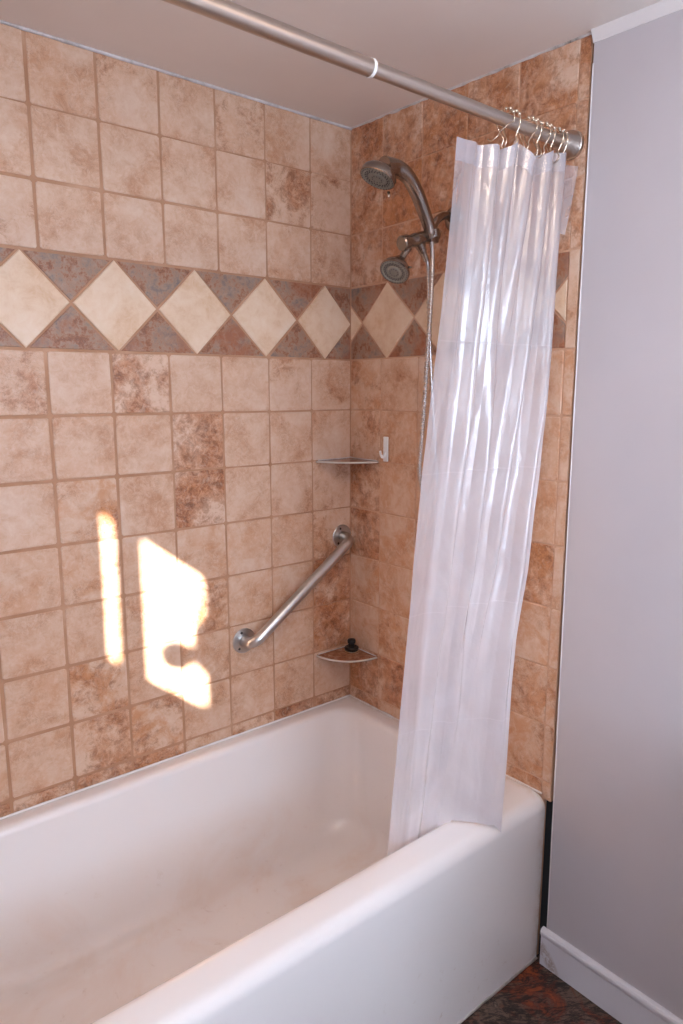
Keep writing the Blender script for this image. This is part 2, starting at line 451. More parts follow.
# corner bead on the wallboard edge, a little lumpy
bm = bmesh.new(); tube(bm, [(-.0035+random.uniform(-.0004,.0004), interp(z, [0,1.2,2.36], [-.8120,-.8062,-.8052]), z) for z in [.11+i*.04 for i in range(53)]], [.0016+random.uniform(-.0004,.0004) for i in range(53)], 8)
o = obj('trim_1', bm, M['white'], None, True); o['kind'] = 'structure'

# left, rear walls; window openings
SX, SB = 1.0, 1.25       # sun travels (+x, +y*1.25, -.79)
def wall_with_hole(name, axis, pos, thick, u0, u1, z0, z1, holes, mat):
    """solid wall made of blocks round rectangular holes. axis 'x': plane x=pos, u is y. axis 'y': plane y=pos, u is x"""
    bm = bmesh.new()
    us = sorted({u0, u1, *[h[0] for h in holes], *[h[1] for h in holes]}); zs = sorted({z0, z1, *[h[2] for h in holes], *[h[3] for h in holes]})
    for i in range(len(us)-1):
        for j in range(len(zs)-1):
            cu, cz = (us[i]+us[i+1])/2, (zs[j]+zs[j+1])/2
            if any(h[0] < cu < h[1] and h[2] < cz < h[3] for h in holes): continue
            if axis == 'x': box(bm, (pos, us[i], zs[j]), (pos-thick, us[i+1], zs[j+1]))
            else: box(bm, (us[i], pos, zs[j]), (us[i+1], pos-thick, zs[j+1]))
    bmesh.ops.remove_doubles(bm, verts=bm.verts[:], dist=1e-5)
    o = obj(name, bm, mat); o['kind'] = 'structure'; return o
W1 = (-1.720, -1.3225, 1.650, 2.071)         # small sunlit window in the left wall
W2 = (-1.60, -.45, .95, 2.00)                # larger window in the rear wall
wall_with_hole('wall_left', 'x', XL, .012, YR-.1, 0, -.05, 2.36, [W1], M['wall'])
wall_with_hole('wall_rear', 'y', YR, .10, XL-.1, .12, -.05, 2.36, [W2], M['wall'])
glass = NT('window_glass')
glass.n.remove(glass.b)
g1 = glass.new('ShaderNodeBsdfTransparent'); g2 = glass.new('ShaderNodeBsdfGlossy'); g2.inputs['Roughness'].default_value = .02
gm = glass.new('ShaderNodeMixShader'); gm.inputs[0].default_value = .06
glass.link(g1.outputs[0], gm.inputs[1]); glass.link(g2.outputs[0], gm.inputs[2]); glass.link(gm.outputs[0], glass.out.inputs['Surface'])
def window_small():
    y0, y1, z0, z1 = W1
    x = XL
    bm = bmesh.new()
    box(bm, (x-.012, y0, z0), (x+.0, -1.704, z1)); box(bm, (x-.012, -1.353, z0), (x, y1, z1))
    box(bm, (x-.012, -1.704, z0), (x, -1.353, 1.666)); box(bm, (x-.012, -1.704, 2.055), (x, -1.353, z1))
    box(bm, (x-.012, -1.484, 1.666), (x, -1.3925, 2.055))
    w = obj('window_1', bm, M['white']); w['kind'] = 'structure'
    bm = bmesh.new(); box(bm, (x-.008, -1.704, 1.666), (x-.006, -1.353, 2.055)); obj('pane', bm, glass.m, w)
    # unseen knob on a stem off the jamb, added to cast the patch's blob shadow
    bm = bmesh.new()
    yy, zz = -1.595, 1.775
    tube(bm, [(x-.006, -1.704, 1.80), (x-.006, -1.66, 1.792), (x-.006, yy-.02, 1.783)], [.022,.012,.010], 14)
    lathe(bm, (x-.006, yy-.03, 1.782), (0, 1, -.1), [(-.006,.012),(.0,.030),(.015,.041),(.045,.042),(.066,.030),(.072,.0)], 20)
    obj('shadow_knob', bm, M['white'], w, True)
    bm = bmesh.new(); tube(bm, [(x-.006, -1.704, 1.78), (x-.006, -1.695, 1.84), (x-.006, -1.688, 1.90),(x-.006, -1.70, 1.94)], [.018,.03,.022,.006], 12)  # added lump; its shadow steps the patch's right edge
    obj('shadow_stub', bm, M['white'], w, True)
window_small()
def window_large():
    x0, x1, z0, z1 = W2; y = YR
    bm = bmesh.new(); f = .05
    box(bm, (x0, y-.08, z0), (x0+f, y+.01, z1)); box(bm, (x1-f, y-.08, z0), (x1, y+.01, z1)); box(bm, (x0+f, y-.08, z0), (x1-f, y+.01, z0+f)); box(bm, (x0+f, y-.08, z1-f), (x1-f, y+.01, z1))
    xm = (x0+x1)/2; box(bm, (xm-.02, y-.07, z0+f), (xm+.02, y-.03, z1-f))
    w = obj('window_2', bm, M['white']); w['kind'] = 'structure'
    bm = bmesh.new(); box(bm, (x0+f, y-.052, z0+f), (x1-f, y-.048, z1-f)); obj('pane', bm, glass.m, w)
    bm = bmesh.new(); box(bm, (x0-.04, y-.0, z0-.03), (x1+.04, y+.05, z0), .004); obj('sill', bm, M['white'], w)
window_large()
# far end of the tub alcove
bm = bmesh.new(); box(bm, (-1.60, -.80, -.05), (-1.525, 0.0, 2.36)); o = obj('wall_alcove', bm, M['grout']); o['kind'] = 'structure'
wa = o
o = obj('tile_field', tiles_bm(lambda u, z, h: (-1.525+h, -u, z), ECOL, ED, {}, [-.17, .0556, .2786, .4985, .720, .9415], .108, lambda c: .005, .1, .7712), M['tile'], wa)
# ceiling and floor
bm = bmesh.new()
vs = [(XL-.1, 0.1), (.12, .1), (.12, YR-.1), (XL-.1, YR-.1)]
lo = [bm.verts.new((x, y, zc(y))) for x, y in vs]; hi = [bm.verts.new((x, y, 2.40)) for x, y in vs]
bm.faces.new(lo); bm.faces.new(hi[::-1])
for i in range(4): bm.faces.new((lo[i], lo[(i+1)%4], hi[(i+1)%4], hi[i]))
o = obj('ceiling', bm, M['ceil']); o['kind'] = 'structure'
bm = bmesh.new(); box(bm, (XL-.1, YR-.1, -.06), (.12, .1, 0)); o = obj('floor', bm, M['floor']); o['kind'] = 'structure'

# caulk beads where the tile meets the ceiling
def bead(name, p0, p1, r, mat, n=90, jit=.35, off=(0,0,0)):
    bm = bmesh.new(); rnd = random.Random(hash(name) % 97 if False else len(name)*13)
    pts, rs = [], []
    for i in range(n+1):
        t = i/n; p = Vector(p0).lerp(Vector(p1), t)
        k = noise.noise(Vector((t*23, len(name), 0)))
        pts.append(p); rs.append(r*(1+jit*k*2+rnd.uniform(-.12,.12)))
    tube(bm, pts, rs, 8)
    o = obj(name, bm, mat, None, True); o['kind'] = 'structure'; return o
bead('trim_2', (-1.52,-.004,2.2725), (-.002,-.004,2.2725), .0042, M['caulk'])
bead('trim_3', (-.003,-.004,2.274), (-.003,-.797,zc(-.797)-.001), .0034, M['caulk'], jit=.6)
# white caulk round the tub rim
bead('trim_4', (-1.52,-.006,.4775), (-.006,-.006,.4775), .0030, M['enamel'], jit=.3)
bead('trim_5', (-.006,-.006,.4775), (-.006,-.775,.4775), .0030, M['enamel'], jit=.3)
# vertical sealant line in the corner
bead('trim_6', (-.003,-.003,.50), (-.003,-.003,2.26), .0022, M['grout'], jit=.3)

# cove moulding at the top of the painted wall
bm = bmesh.new()
prof = [(0,0),(-.016,0),(-.0158,-.003),(-.013,-.008),(-.009,-.014),(-.006,-.019),(-.0052,-.023),(-.0035,-.0235),(0,-.0235)]
rings = []
for y in (-.8035, YR):
    rings.append([bm.verts.new((x, y, zc(y)+z)) for x, z in prof])
for i in range(len(prof)): bm.faces.new((rings[0][i], rings[0][(i+1)%len(prof)], rings[1][(i+1)%len(prof)], rings[1][i]))
bm.faces.new(rings[0]); bm.faces.new(rings[1][::-1])
o = obj('trim_7', bm, M['white'], None, False); o['kind'] = 'structure'
# baseboard with rounded top bead; scuffed paint at its near end
t = NT('scuffed_baseboard_paint'); v = t.objco()
sx = t.new('ShaderNodeSeparateXYZ'); t.link(v, sx.inputs[0])
nn = t.noise(v, 45, 6, .7, 1.2).outputs['Fac']
dy = t.math('MULTIPLY', t.math('ADD', sx.outputs[1], .825), 22.0); dz = t.math('MULTIPLY', t.math('SUBTRACT', t.math('SUBTRACT', sx.outputs[2], .028), t.math('MULTIPLY', t.math('ADD', sx.outputs[1], .825), 1.0)), 30.0)
dd = t.math('ADD', t.math('MULTIPLY', dy, dy), t.math('MULTIPLY', dz, dz))
sc = t.math('MULTIPLY', t.math('SUBTRACT', .8, dd, clamp=True), t.ramp(nn, [(.42,(0,0,0)),(.52,(1,1,1))]).outputs[0])
c = t.mix(t.math('MULTIPLY', sc, .8), srgb(228,227,234), srgb(150,112,84))
M['base'] = t.set(Base_Color=c, Roughness=.32)
bm = bmesh.new()
prof = [(-.0035,0),(-.0135,0),(-.0135,.082),(-.015,.087),(-.0175,.092),(-.0175,.099),(-.0145,.1045),(-.0095,.107),(-.0035,.107)]
rings = [[bm.verts.new((x, y, z)) for x, z in prof] for y in (-.8005, YR)]
for i in range(len(prof)): bm.faces.new((rings[0][i], rings[0][(i+1)%len(prof)], rings[1][(i+1)%len(prof)], rings[1][i]))
bm.faces.new(rings[0]); bm.faces.new(rings[1][::-1])
o = obj('baseboard_right', bm, M['base'], None, False); o['kind'] = 'structure'

# ------------------------------------------------------------------ bathtub
def tub():
    bm = bmesh.new(); NS = 12
    def loop(x0, x1, y0, y1, z, r, zf=None):
        """rounded rectangle; NS points per corner + straight samples"""
        out = []
        r = max(r, .0006)
        cs = [((x1-r, y1-r), 0), ((x0+r, y1-r), 90), ((x0+r, y0+r), 180), ((x1-r, y0+r), 270)]
        for (cx, cy), a0 in cs:
            for k in range(NS+1):
                a = math.radians(a0+90*k/NS); out.append((cx+r*math.cos(a), cy+r*math.sin(a), z))
        # add straight samples
        res = []
        for i in range(4):
            seg = out[i*(NS+1):(i+1)*(NS+1)]; nxt = out[((i+1)%4)*(NS+1)]
            res += seg
            for k in range(1, 8):
                t = k/8; res.append(tuple(lerp(seg[-1][j], nxt[j], t) for j in range(3)))
        return [bm.verts.new(p) for p in res]
    X0, X1, YB, ZT = -1.520, -.0045, -.0045, .476
    L = []
    L.append(loop(X0, X1, -.7845, YB, .0, .001))
    L.append(loop(X0, X1, -.7845, YB, .012, .001))
    L.append(loop(X0, X1, -.7855, YB, .20, .001))
    L.append(loop(X0, X1, -.7865, YB, .40, .001))
    for a in range(0, 91, 11):
        rr = .034
        L.append(loop(X0, X1, -.787+rr-rr*math.cos(math.radians(a)), YB, ZT-.004-rr+rr*math.sin(math.radians(a)), .001))
    L.append(loop(X0, X1, -.738, YB, ZT-.002, .001))
    L.append(loop(X0+.004, X1-.004, -.722, YB-.004, ZT, .004))
    # inner edge of the deck: front y=-.70, back y=-.052, right x=-.05
    L.append(loop(X0+.055, -.046, -.712, -.040, ZT+.0005, .07))
    for a in range(15, 91, 15):
        rr = .018; s = math.sin(math.radians(a)); c_ = math.cos(math.radians(a))
        L.append(loop(X0+.058+rr*s, -.048-rr*s, -.709+rr*s, -.042-rr*s, ZT-rr+rr*c_, .075))
    L.append(loop(X0+.10, -.068, -.688, -.062, .42, .085))
    L.append(loop(X0+.16, -.078, -.680, -.072, .33, .10))
    L.append(loop(X0+.22, -.092, -.668, -.086, .22, .115))
    L.append(loop(X0+.26, -.104, -.655, -.100, .15, .125))
    L.append(loop(X0+.29, -.120, -.640, -.118, .118, .125))
    L.append(loop(X0+.32, -.145, -.615, -.140, .100, .115))
    L.append(loop(X0+.36, -.185, -.580, -.175, .092, .10))
    L.append(loop(X0+.60, -.40, -.45, -.32, .088, .05))
    for a, b in zip(L, L[1:]):
        n = len(a)
        for i in range(n): bm.faces.new((a[i], a[(i+1)%n], b[(i+1)%n], b[i]))
    bm.faces.new(L[-1])
    return bm
t = thing('bathtub', (-.76,-.39,0), 'long white alcove bathtub with soap-stained basin, set against the tiled walls', 'bathtub')
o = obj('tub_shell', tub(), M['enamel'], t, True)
# apron foot bead, grubby
bm = bmesh.new(); tube(bm, [(-1.52,-.7855,.002), (-.8,-.7855,.002), (-.006,-.7855,.002)], .0035, 8); obj('foot_seal', bm, M['caulk'], t, True)

# ------------------------------------------------------------------ curtain rod
ROD_Y, ROD_Z = -.765, 2.036
t = thing('curtain_rod', (0, ROD_Y, ROD_Z), 'brushed nickel shower curtain rod with telescoping joint, spanning above the bathtub', 'curtain rod')
bm = bmesh.new(); tube(bm, [(-1.524, ROD_Y, ROD_Z), (-.604, ROD_Y, ROD_Z)], .0143, 32); obj('outer_tube', bm, M['nickel'], t, True, .8)
bm = bmesh.new(); tube(bm, [(-.62, ROD_Y, ROD_Z), (-.012, ROD_Y, ROD_Z)], .0122, 32); obj('inner_tube', bm, M['nickel'], t, True, .8)
bm = bmesh.new(); lathe(bm, (-.606, ROD_Y, ROD_Z), (1,0,0), [(0,.0145),(.0,.0152),(.006,.0152),(.007,.0135),(.007,.012)], 32, capa=False, capb=False); obj('joint_collar', bm, M['plastic'], t, True, .6)['label'] = 'pale plastic collar'
bm = bmesh.new(); lathe(bm, (-.004, ROD_Y, ROD_Z), (-1,0,0), [(0,.029),(.003,.0305),(.010,.0305),(.012,.0285),(.015,.0280),(.018,.0265),(.026,.0245),(.038,.0225),(.044,.0205),(.050,.0175),(.054,.0165),(.054,.0125)], 48, capb=False); obj('wall_flange', bm, M['nickel'], t, True, .5)

# ------------------------------------------------------------------ shower curtain
ZT_ = [2.0218, 1.79, 1.57, 1.46, 1.3167, 1.232, 1.09, .932, .817, .613, .456]
XR_ = [-.024, -.0372, -.0524, -.0649, -.0834, -.0978, -.1149, -.152, -.166, -.181, -.196]
ZL_ = [1.974, 1.836, 1.7155, 1.562, 1.334, 1.147, .886, .749, .445]
XL_ = [-.384, -.3887, -.396, -.405, -.419, -.425, -.431, -.432, -.438]
RINGX = [-.240, -.220, -.165, -.149, -.117, -.101, -.071, -.054]
def curtain():
    bm = bmesh.new()
    NU, NV = 420, 150
    lay = bm.verts.layers.float.new('layers')
    grid = []
    for j in range(NV+1):
        row = []
        for i in range(NU+1):
            s = i/NU
            # bottom edge of the sheet: hangs into the tub on the left, rests over the rim on the right
            tb = j/NV
            z_top = interp(s, [0,.27,.33,.40,.45,.55,.60,.68,.76,.9,1], [1.975,1.976,1.962,1.985,2.003,2.001,1.972,1.982,2.002,2.010,2.014])
            xs_b = lerp(-.438, -.196, s)
            over = min(1, max(0, (s-.60)/.40))
            # bottom plan: inside the tub until s~.60, then sweeps outward across the rim
            y_bot = lerp(-.655, -.682, min(1, s/.55))
            if s > .55: y_bot = lerp(-.682, -.794, ((s-.55)/.45)**1.05)
            z_bot = .415 if y_bot > -.700 else .4795
            if s > .55: z_bot = interp(s, [.55,.60,.66,.95,1], [.418,.44,.4805,.476,.458])
            z = lerp(z_top, z_bot, tb)
            x = lerp(interp(-z, [-q for q in ZL_], XL_), interp(-z, [-q for q in ZT_], XR_), s)
            y = lerp(-.765, y_bot, tb**1.15)
            # pleats: tight at the rings, merging as they fall
            ph = lerp(0, 1, s)
            warp = s + .018*math.sin(5*s+tb*2.2)
            top = math.sin(2*PI*(warp*6.5)-.6)
            mid_ = math.sin(2*PI*(warp*5.0)+.8+.8*math.sin(3*tb))
            low = math.sin(2*PI*(warp*2.9)+.5)
            env = min(1, s*7+.15)*min(1, (1-s)*7+.15)
            wt = max(0, 1-tb*2.4); wl = max(0, min(1, tb*1.6-.45)); wm = 1-max(wt, wl*.8)
            amp = lerp(.020, .026, min(1, tb*3))
            # flat left panel before first ring
            flat = min(1, max(.12, (s-.10)*5))
            d = (top*wt*.9 + mid_*wm*.75 + low*wl*.55)*amp*env*flat
            if tb > .75: d *= lerp(1, .16 if s > .5 else .7, (tb-.75)/.25)
            xx = x + .35*amp*math.sin(2*PI*(warp*6.5)+1.0)*wt*env*flat
            # small vinyl wrinkles
            wr_ = noise.noise(Vector((s*30, tb*16, 3.1)))*.0012 + noise.noise(Vector((s*9+tb*3, tb*4, 9.0)))*.004
            y += -abs(d)*.4 + d + wr_*min(1, tb*8+.3)*(1 if tb < .97 else .3)
            if tb < .035:   # heading tape sags between the rings
                z -= .004*math.sin(2*PI*warp*6.5)**2*(1-tb/.035)*min(1, max(0, (s-.26)*8))
            vv = bm.verts.new((xx, y, z)); row.append(vv)
            edge = lerp(.10, .17, tb); vv[lay] = min(1, max(0, (s-edge)/.05)) if tb > .02 else 1.0
        grid.append(row)
    for j in range(NV):
        for i in range(NU):
            bm.faces.new((grid[j][i], grid[j][i+1], grid[j+1][i+1], grid[j+1][i]))
    return bm, grid
t = thing('shower_curtain', (-.2, -.765, 1.985), 'translucent milky vinyl shower curtain bunched at the wall end of the rod', 'shower curtain')
cb, grid = curtain()
bm = bmesh.new(); rows = [[bm.verts.new(v.co+Vector((-.0004,-.0012,0))) for v in grid[j]] for j in range(0, 5)]
for a, b in zip(rows, rows[1:]):
    for i in range(len(a)-1): bm.faces.new((a[i], a[i+1], b[i+1], b[i]))
obj('heading_band', bm, M['vinyl'], t, True)
obj('curtain_sheet', cb, M['vinyl'], t, True)
# the trailing edge of the sheet, turned back past the flange
bm = bmesh.new()
pts = []
for j in range(24):
    tt = j/23; z = lerp(1.988, 1.845, tt)
    a = bm.verts.new((-.046, lerp(-.774,-.771,tt), z)); m = bm.verts.new((lerp(-.027,-.038,tt), lerp(-.777,-.771,tt), z)); b = bm.verts.new((lerp(-.010,-.030,tt**1.3), lerp(-.787,-.775,tt), z-.002*tt)); pts.append((a, m, b))
for p, q in zip(pts, pts[1:]):
    bm.faces.new((p[0], p[1], q[1], q[0])); bm.faces.new((p[1], p[2], q[2], q[1]))
obj('side_hem', bm, M['vinyl'], t, True)

# ------------------------------------------------------------------ rings
def ring_parts(t, spread, lean):
    x, y, z = 0, 0, 0
    R = .0215
    wire = bmesh.new()
    # C loop over the rod, then tails curving down to the hooks front and back
    pts = []
    for k in range(0, 25):
        a = math.radians(200-220*k/24)
        pts.append((0, R*math.cos(a), R*math.sin(a)))
    tailf = [(-.0-lean*.25, -.0195, -.014), (-lean*.6, -.013, -.030), (-lean*.9, -.018, -.043), (-lean, -.006, -.051), (-lean, .003, -.045)]
    tailb = [(lean*.1, .0195, -.014), (lean*.2, .012, -.030), (lean*.2, .016, -.044), (lean*.2, .006, -.050), (0, -.001, -.045)]
    path = list(reversed(tailf)) + pts + tailb
    tube(wire, spline(path, 4), .0013, 8)
    w = obj('hook_wire', wire, M['chrome'], None, True); w.parent = t
    for k in range(5):
        a = math.radians(150-120*k/4)
        b = bmesh.new(); bmesh.ops.create_icosphere(b, subdivisions=2, radius=.0034, matrix=Matrix.Translation((0, R*math.cos(a), R*math.sin(a))))
        o = obj('roller_bead', b, M['chrome'], None, True); o.parent = t
LBL = ['chrome curtain ring furthest left on the rod, its hook stretched out to the left',
       'chrome roller-bead curtain ring just right of the stretched leftmost ring',
       'chrome roller-bead curtain ring, left one of the middle pair after the wide gap',
       'chrome roller-bead curtain ring, right one of the middle pair after the wide gap',
       'chrome roller-bead curtain ring, fifth along the rod, before a short gap',
       'chrome roller-bead curtain ring, sixth along the rod, third from the wall flange',
       'chrome roller-bead curtain ring second nearest the wall flange',
       'chrome roller-bead curtain ring nearest the wall flange']
LEAN = [.050, .004, .024, .006, .016, .006, .008, .003]
for i, x in enumerate(RINGX):
    r = thing('curtain_ring', (x, ROD_Y, ROD_Z), LBL[i], 'curtain ring', 'roller curtain rings on the rod')
    ring_parts(r, 0, LEAN[i])

# ------------------------------------------------------------------ shower fixture
SY = -.45
t = thing('shower_fixture', (0, -.42, 1.947), 'pewter wall-mounted shower arm with diverter bracket and small fixed round head', 'shower head')
bm = bmesh.new(); lathe(bm, (-.004,-.422,1.945), (-1,0,0), [(0,.031),(.002,.031),(.006,.028),(.010,.018),(.013,.0125),(.013,.011)], 40, capb=False); obj('escutcheon', bm, M['bronze'], t, True, .7)
bm = bmesh.new(); tube(bm, spline([(-.002,-.422,1.946),(-.03,-.425,1.946),(-.055,-.430,1.942),(-.085,-.437,1.925),(-.112,-.445,1.895)], 8), .0098, 20); obj('arm', bm, M['bronze'], t, True, .8)
A = Vector((-.098, SY, 1.889)); B = Vector((-.222, SY, 1.850)); ax = (B-A).normalized()
bm = bmesh.new(); lathe(bm, A, ax, [(0,.013),(.003,.0155),(.03,.0165),(.034,.0145),(.045,.0145),(.05,.0165),(.085,.0165),(.09,.0145),(.108,.0150),(.110,.0185),(.126,.0185),(.129,.016),(.129,0)], 32); obj('diverter_body', bm, M['bronze'], t, True, .6)
bm = bmesh.new(); lathe(bm, A-ax*.014, ax, [(0,.002),(.002,.0075),(.007,.0095),(.012,.0085),(.015,.006)], 24); obj('diverter_knob', bm, M['chrome'], t, True)['label'] = 'bright end knob'
# cradle that grips the hand shower
bm = bmesh.new(); lathe(bm, (-.126, SY-.016, 1.874), (-.25,0,1), [(0,.012),(.002,.0155),(.018,.017),(.020,.014)], 28); box(bm, (-.140, SY-.022, 1.862), (-.112, SY+.006, 1.882), .004); obj('cradle', bm, M['bronze'], t, True, .6)
# hose outlet nipple
bm = bmesh.new(); lathe(bm, (-.158, SY, 1.858), (.55,0,-.85), [(0,.0125),(.010,.0125),(.012,.0105),(.020,.0105),(.022,.0085),(.045,.0075)], 24); obj('hose_outlet', bm, M['bronze'], t, True, .6)
N2 = Vector((-.69,-.20,-.82)).normalized(); F2 = Vector((-.243, SY, 1.783))
bm = bmesh.new(); J = Vector((-.196, SY, 1.845)); nk = F2-N2*.040
tube(bm, [J, J.lerp(nk, .5), nk], [.0095,.0085,.0095], 20); obj('neck', bm, M['bronze'], t, True, .8)
def head_shell(o, n, R, depth):
    bm = bmesh.new()
    lathe(bm, o-n*depth, n, [(0,.011),(.004,.016),(depth*.35,R*.58),(depth*.62,R*.86),(depth*.82,R*.98),(depth*.94,R),(depth,R*.985),(depth+.001,R*.93)], 44, capb=False)
    return bm
fh = obj('fixed_head', head_shell(F2, N2, .0375, .044), M['bronze'], t, True, .9)
def face(o, n, R, parent):
    bm = bmesh.new(); lathe(bm, o+n*-.003, n, [(0,R*.955),(.0035,R*.94),(.0048,R*.80),(.0030,R*.76),(.0030,R*.42),(.0050,R*.38),(.0058,R*.16),(.0058,0)], 44)
    f = obj('spray_face', bm, M['nozzle'], None, True, .7); f.parent = parent.parent; f.location = parent.location.copy(); f['label'] = 'grey nozzle face'
    a, b = frame_at(n)
    bm = bmesh.new()
    for rr, cnt, rad in ((.58, 22, .0016), (.68, 22, .0014), (.27, 10, .0013), (.87, 30, .0012)):
        for k in range(cnt):
            th = 2*PI*(k+(.5 if rr == .68 else 0))/cnt; c = o + (a*math.cos(th)+b*math.sin(th))*R*rr
            base = {.58:.0, .68:.0, .27:.002, .87:.0008}[rr]
            lathe(bm, c+n*(base-.0005), n, [(0,rad*1.25),(.0018,rad),(.0018,0)], 7)
    z = obj('nozzles', bm, M['nozzled'], None); z['label'] = 'dark spray nozzles'
    z.parent = f
face(F2, N2, .0375, fh)
# mode lever on the head
bm = bmesh.new(); a, b = frame_at(N2); tube(bm, [F2-N2*.012+a*-.034, F2-N2*.010+a*-.044], [.0026,.0018], 10); obj('spray_lever', bm, M['bronze'], t, True)

# hand shower
t = thing('hand_shower', (-.12, SY, 1.90), 'pewter hand shower with curved handle and flexible metal hose, resting in the bracket', 'hand shower')
N1 = Vector((-.40,.08,-.91)).normalized(); F1 = Vector((-.304, SY-.004, 1.982))
HY = SY-.016
bm = bmesh.new()
R1 = .0435
lathe(bm, F1-N1*.030, N1, [(0,0.0001),(.0005,R1*.30),(.0025,R1*.55),(.007,R1*.78),(.013,R1*.92),(.020,R1*.99),(.026,R1),(.030,R1*.985),(.031,R1*.93)], 48, capb=False)
hh = obj('head_shell', bm, M['bronze'], t, True, .9)
face(F1, N1, R1, hh)
bm = bmesh.new()
hp = spline([(-.285, SY-.006, 2.008),(-.250, SY-.010, 2.012),(-.220, HY, 2.000),(-.189, HY, 1.970),(-.162, HY, 1.930),(-.143, HY, 1.898),(-.134, HY, 1.872)], 7)
n = len(hp); tube(bm, hp, [interp(i/(n-1), [0,.15,.35,.6,.9,.94,.96,1], [.026,.021,.0175,.0165,.0145,.0145,.0125,.0120]) for i in range(n)], 28); obj('handle', bm, M['bronze'], t, True, .8)
bm = bmesh.new(); a = F1 + Vector((.030,-.006,-.026)); tube(bm, [a, a+Vector((-.004,-.006,-.012))], [.004,.0022], 10); obj('mode_tab', bm, M['chrome'], t, True)['label'] = 'bright mode tab'
# ribbed hose: down from the handle, a loop low behind the curtain, back up to the outlet
hc = [(-.134,HY,1.872),(-.130,HY,1.845),(-.128,HY,1.80),(-.131,HY,1.72),(-.137,HY,1.63),(-.143,HY,1.53),(-.150,HY,1.43),(-.156,HY,1.36),(-.160,HY,1.30),(-.152,HY-.004,1.245),(-.132,HY-.004,1.215),(-.108,HY,1.222),(-.092,HY+.004,1.262),(-.090,HY+.01,1.33),(-.100,HY+.014,1.45),(-.114,HY+.016,1.60),(-.120,HY+.016,1.72),(-.124,HY+.016,1.79),(-.131,SY,1.822)]
sp = spline(hc, 34)
bm = bmesh.new(); tube(bm, sp, [.0062 if i % 4 < 2 else .0050 for i in range(len(sp))], 12); obj('hose', bm, M['hose'], t, True, .35)['label'] = 'ribbed bright metal hose'

# ------------------------------------------------------------------ grab bar
t = thing('grab_bar', (-.23, 0, .90), 'stainless steel grab bar mounted diagonally on the back wall below the upper shelf', 'grab bar')
G0 = Vector((-.418,-.0035,.768)); G1 = Vector((-.040,-.0035,1.036)); D = .052; u = (G1-G0).normalized(); out = Vector((0,-1,0))
pts = [G0+out*.004, G0+out*.018]
for k in range(0, 10):
    a = math.radians(90*k/9); r = .032
    pts.append(G0+out*(D-r+r*math.sin(a)) + u*(r-r*math.cos(a)))
for k in range(9, -1, -1):
    a = math.radians(90*k/9); r = .032
    pts.append(G1+out*(D-r+r*math.sin(a)) - u*(r-r*math.cos(a)))
pts += [G1+out*.018, G1+out*.004]
bm = bmesh.new(); tube(bm, pts, .0165, 28); obj('bar', bm, M['steel'], t, True, .9)
for g in (G0, G1):
    bm = bmesh.new(); lathe(bm, g, out, [(0,.038),(.0025,.038),(.004,.0365),(.0055,.024),(.0065,.0175)], 44, capb=False); fl = obj('mounting_flange', bm, M['steel'], t, True, .5)
    for k in range(3):
        a = math.radians(90+120*k+20); c = g+Vector((math.cos(a)*.0275, -.0042, math.sin(a)*.0275))
        bm = bmesh.new(); lathe(bm, c, out, [(0,.0042),(.0012,.0040),(.0018,.002),(.0010,0)], 14); s = obj('screw', bm, M['nozzled'], None, True); s.parent = fl

# ------------------------------------------------------------------ corner shelves
def shelf(z, R, sag, label):
    t = thing('corner_shelf', (0, 0, z), label, 'shelf', 'stone corner shelves')
    bm = bmesh.new()
    def outline(R, inset=0):
        p = [(-.0035, -.0035)]
        n = 28
        for k in range(n+1):
            a = k/n
            # flattened arc between the two walls
            p0 = Vector((-R, -.0035)); p1 = Vector((-.0035, -R*.96)); m = p0.lerp(p1, a)
            b = sag*4*a*(1-a)
            m += Vector((-1,-1)).normalized()*(b-inset)
            p.append((m.x, m.y))
        return p
    th = .006
    lv = [(z-th, .003), (z-th+.002, 0), (z-.002, 0), (z, .0025)]
    rings = [[bm.verts.new((x, y, zz)) for x, y in outline(R, ins)] for zz, ins in lv]
    for a, b in zip(rings, rings[1:]):
        n = len(a)
        for i in range(n): bm.faces.new((a[i], a[(i+1)%n], b[(i+1)%n], b[i]))
    bm.faces.new(rings[0][::-1]); bm.faces.new(rings[-1])
    obj('shelf_slab', bm, M['shelf'], t, True, .5)
    # polished pale front edge
    bm = bmesh.new(); o_ = outline(R, -.0006)[1:]
    tube(bm, [(x, y, z-th/2) for x, y in o_], th*.52, 10); e = obj('front_edge', bm, M['shelfedge'], t, True); e['label'] = 'pale polished front edge'
    bm = bmesh.new(); tube(bm, [(-R+.005,-.005,z+.0015),(-.02,-.005,z+.002),(-.006,-.008,z+.004),(-.005,-.02,z+.002),(-.005,-R*.94,z+.0015)], .0014, 8); obj('sealant', bm, M['caulk'], t, True)
def stone():
    t = NT('shelf_stone'); v = t.objco(); n = t.noise(v, 30, 7, .7, 1.5).outputs['Fac']
    c = t.ramp(n, [(.3, srgb(196,158,132)), (.5, srgb(170,116,86)), (.62, srgb(138,92,70)), (.75, srgb(190,150,128))]).outputs[0]
    return t.set(Base_Color=c, Roughness=.15)
M['shelf'] = stone()
M['shelfedge'] = simple('shelf_edge', srgb(206,198,190), .2)
shelf(1.288, .141, .030, 'upper stone corner shelf with pale edge, empty, beside the white hook')
shelf(.655, .144, .042, 'lower stone corner shelf with pale curved edge, holding the black drain stopper')

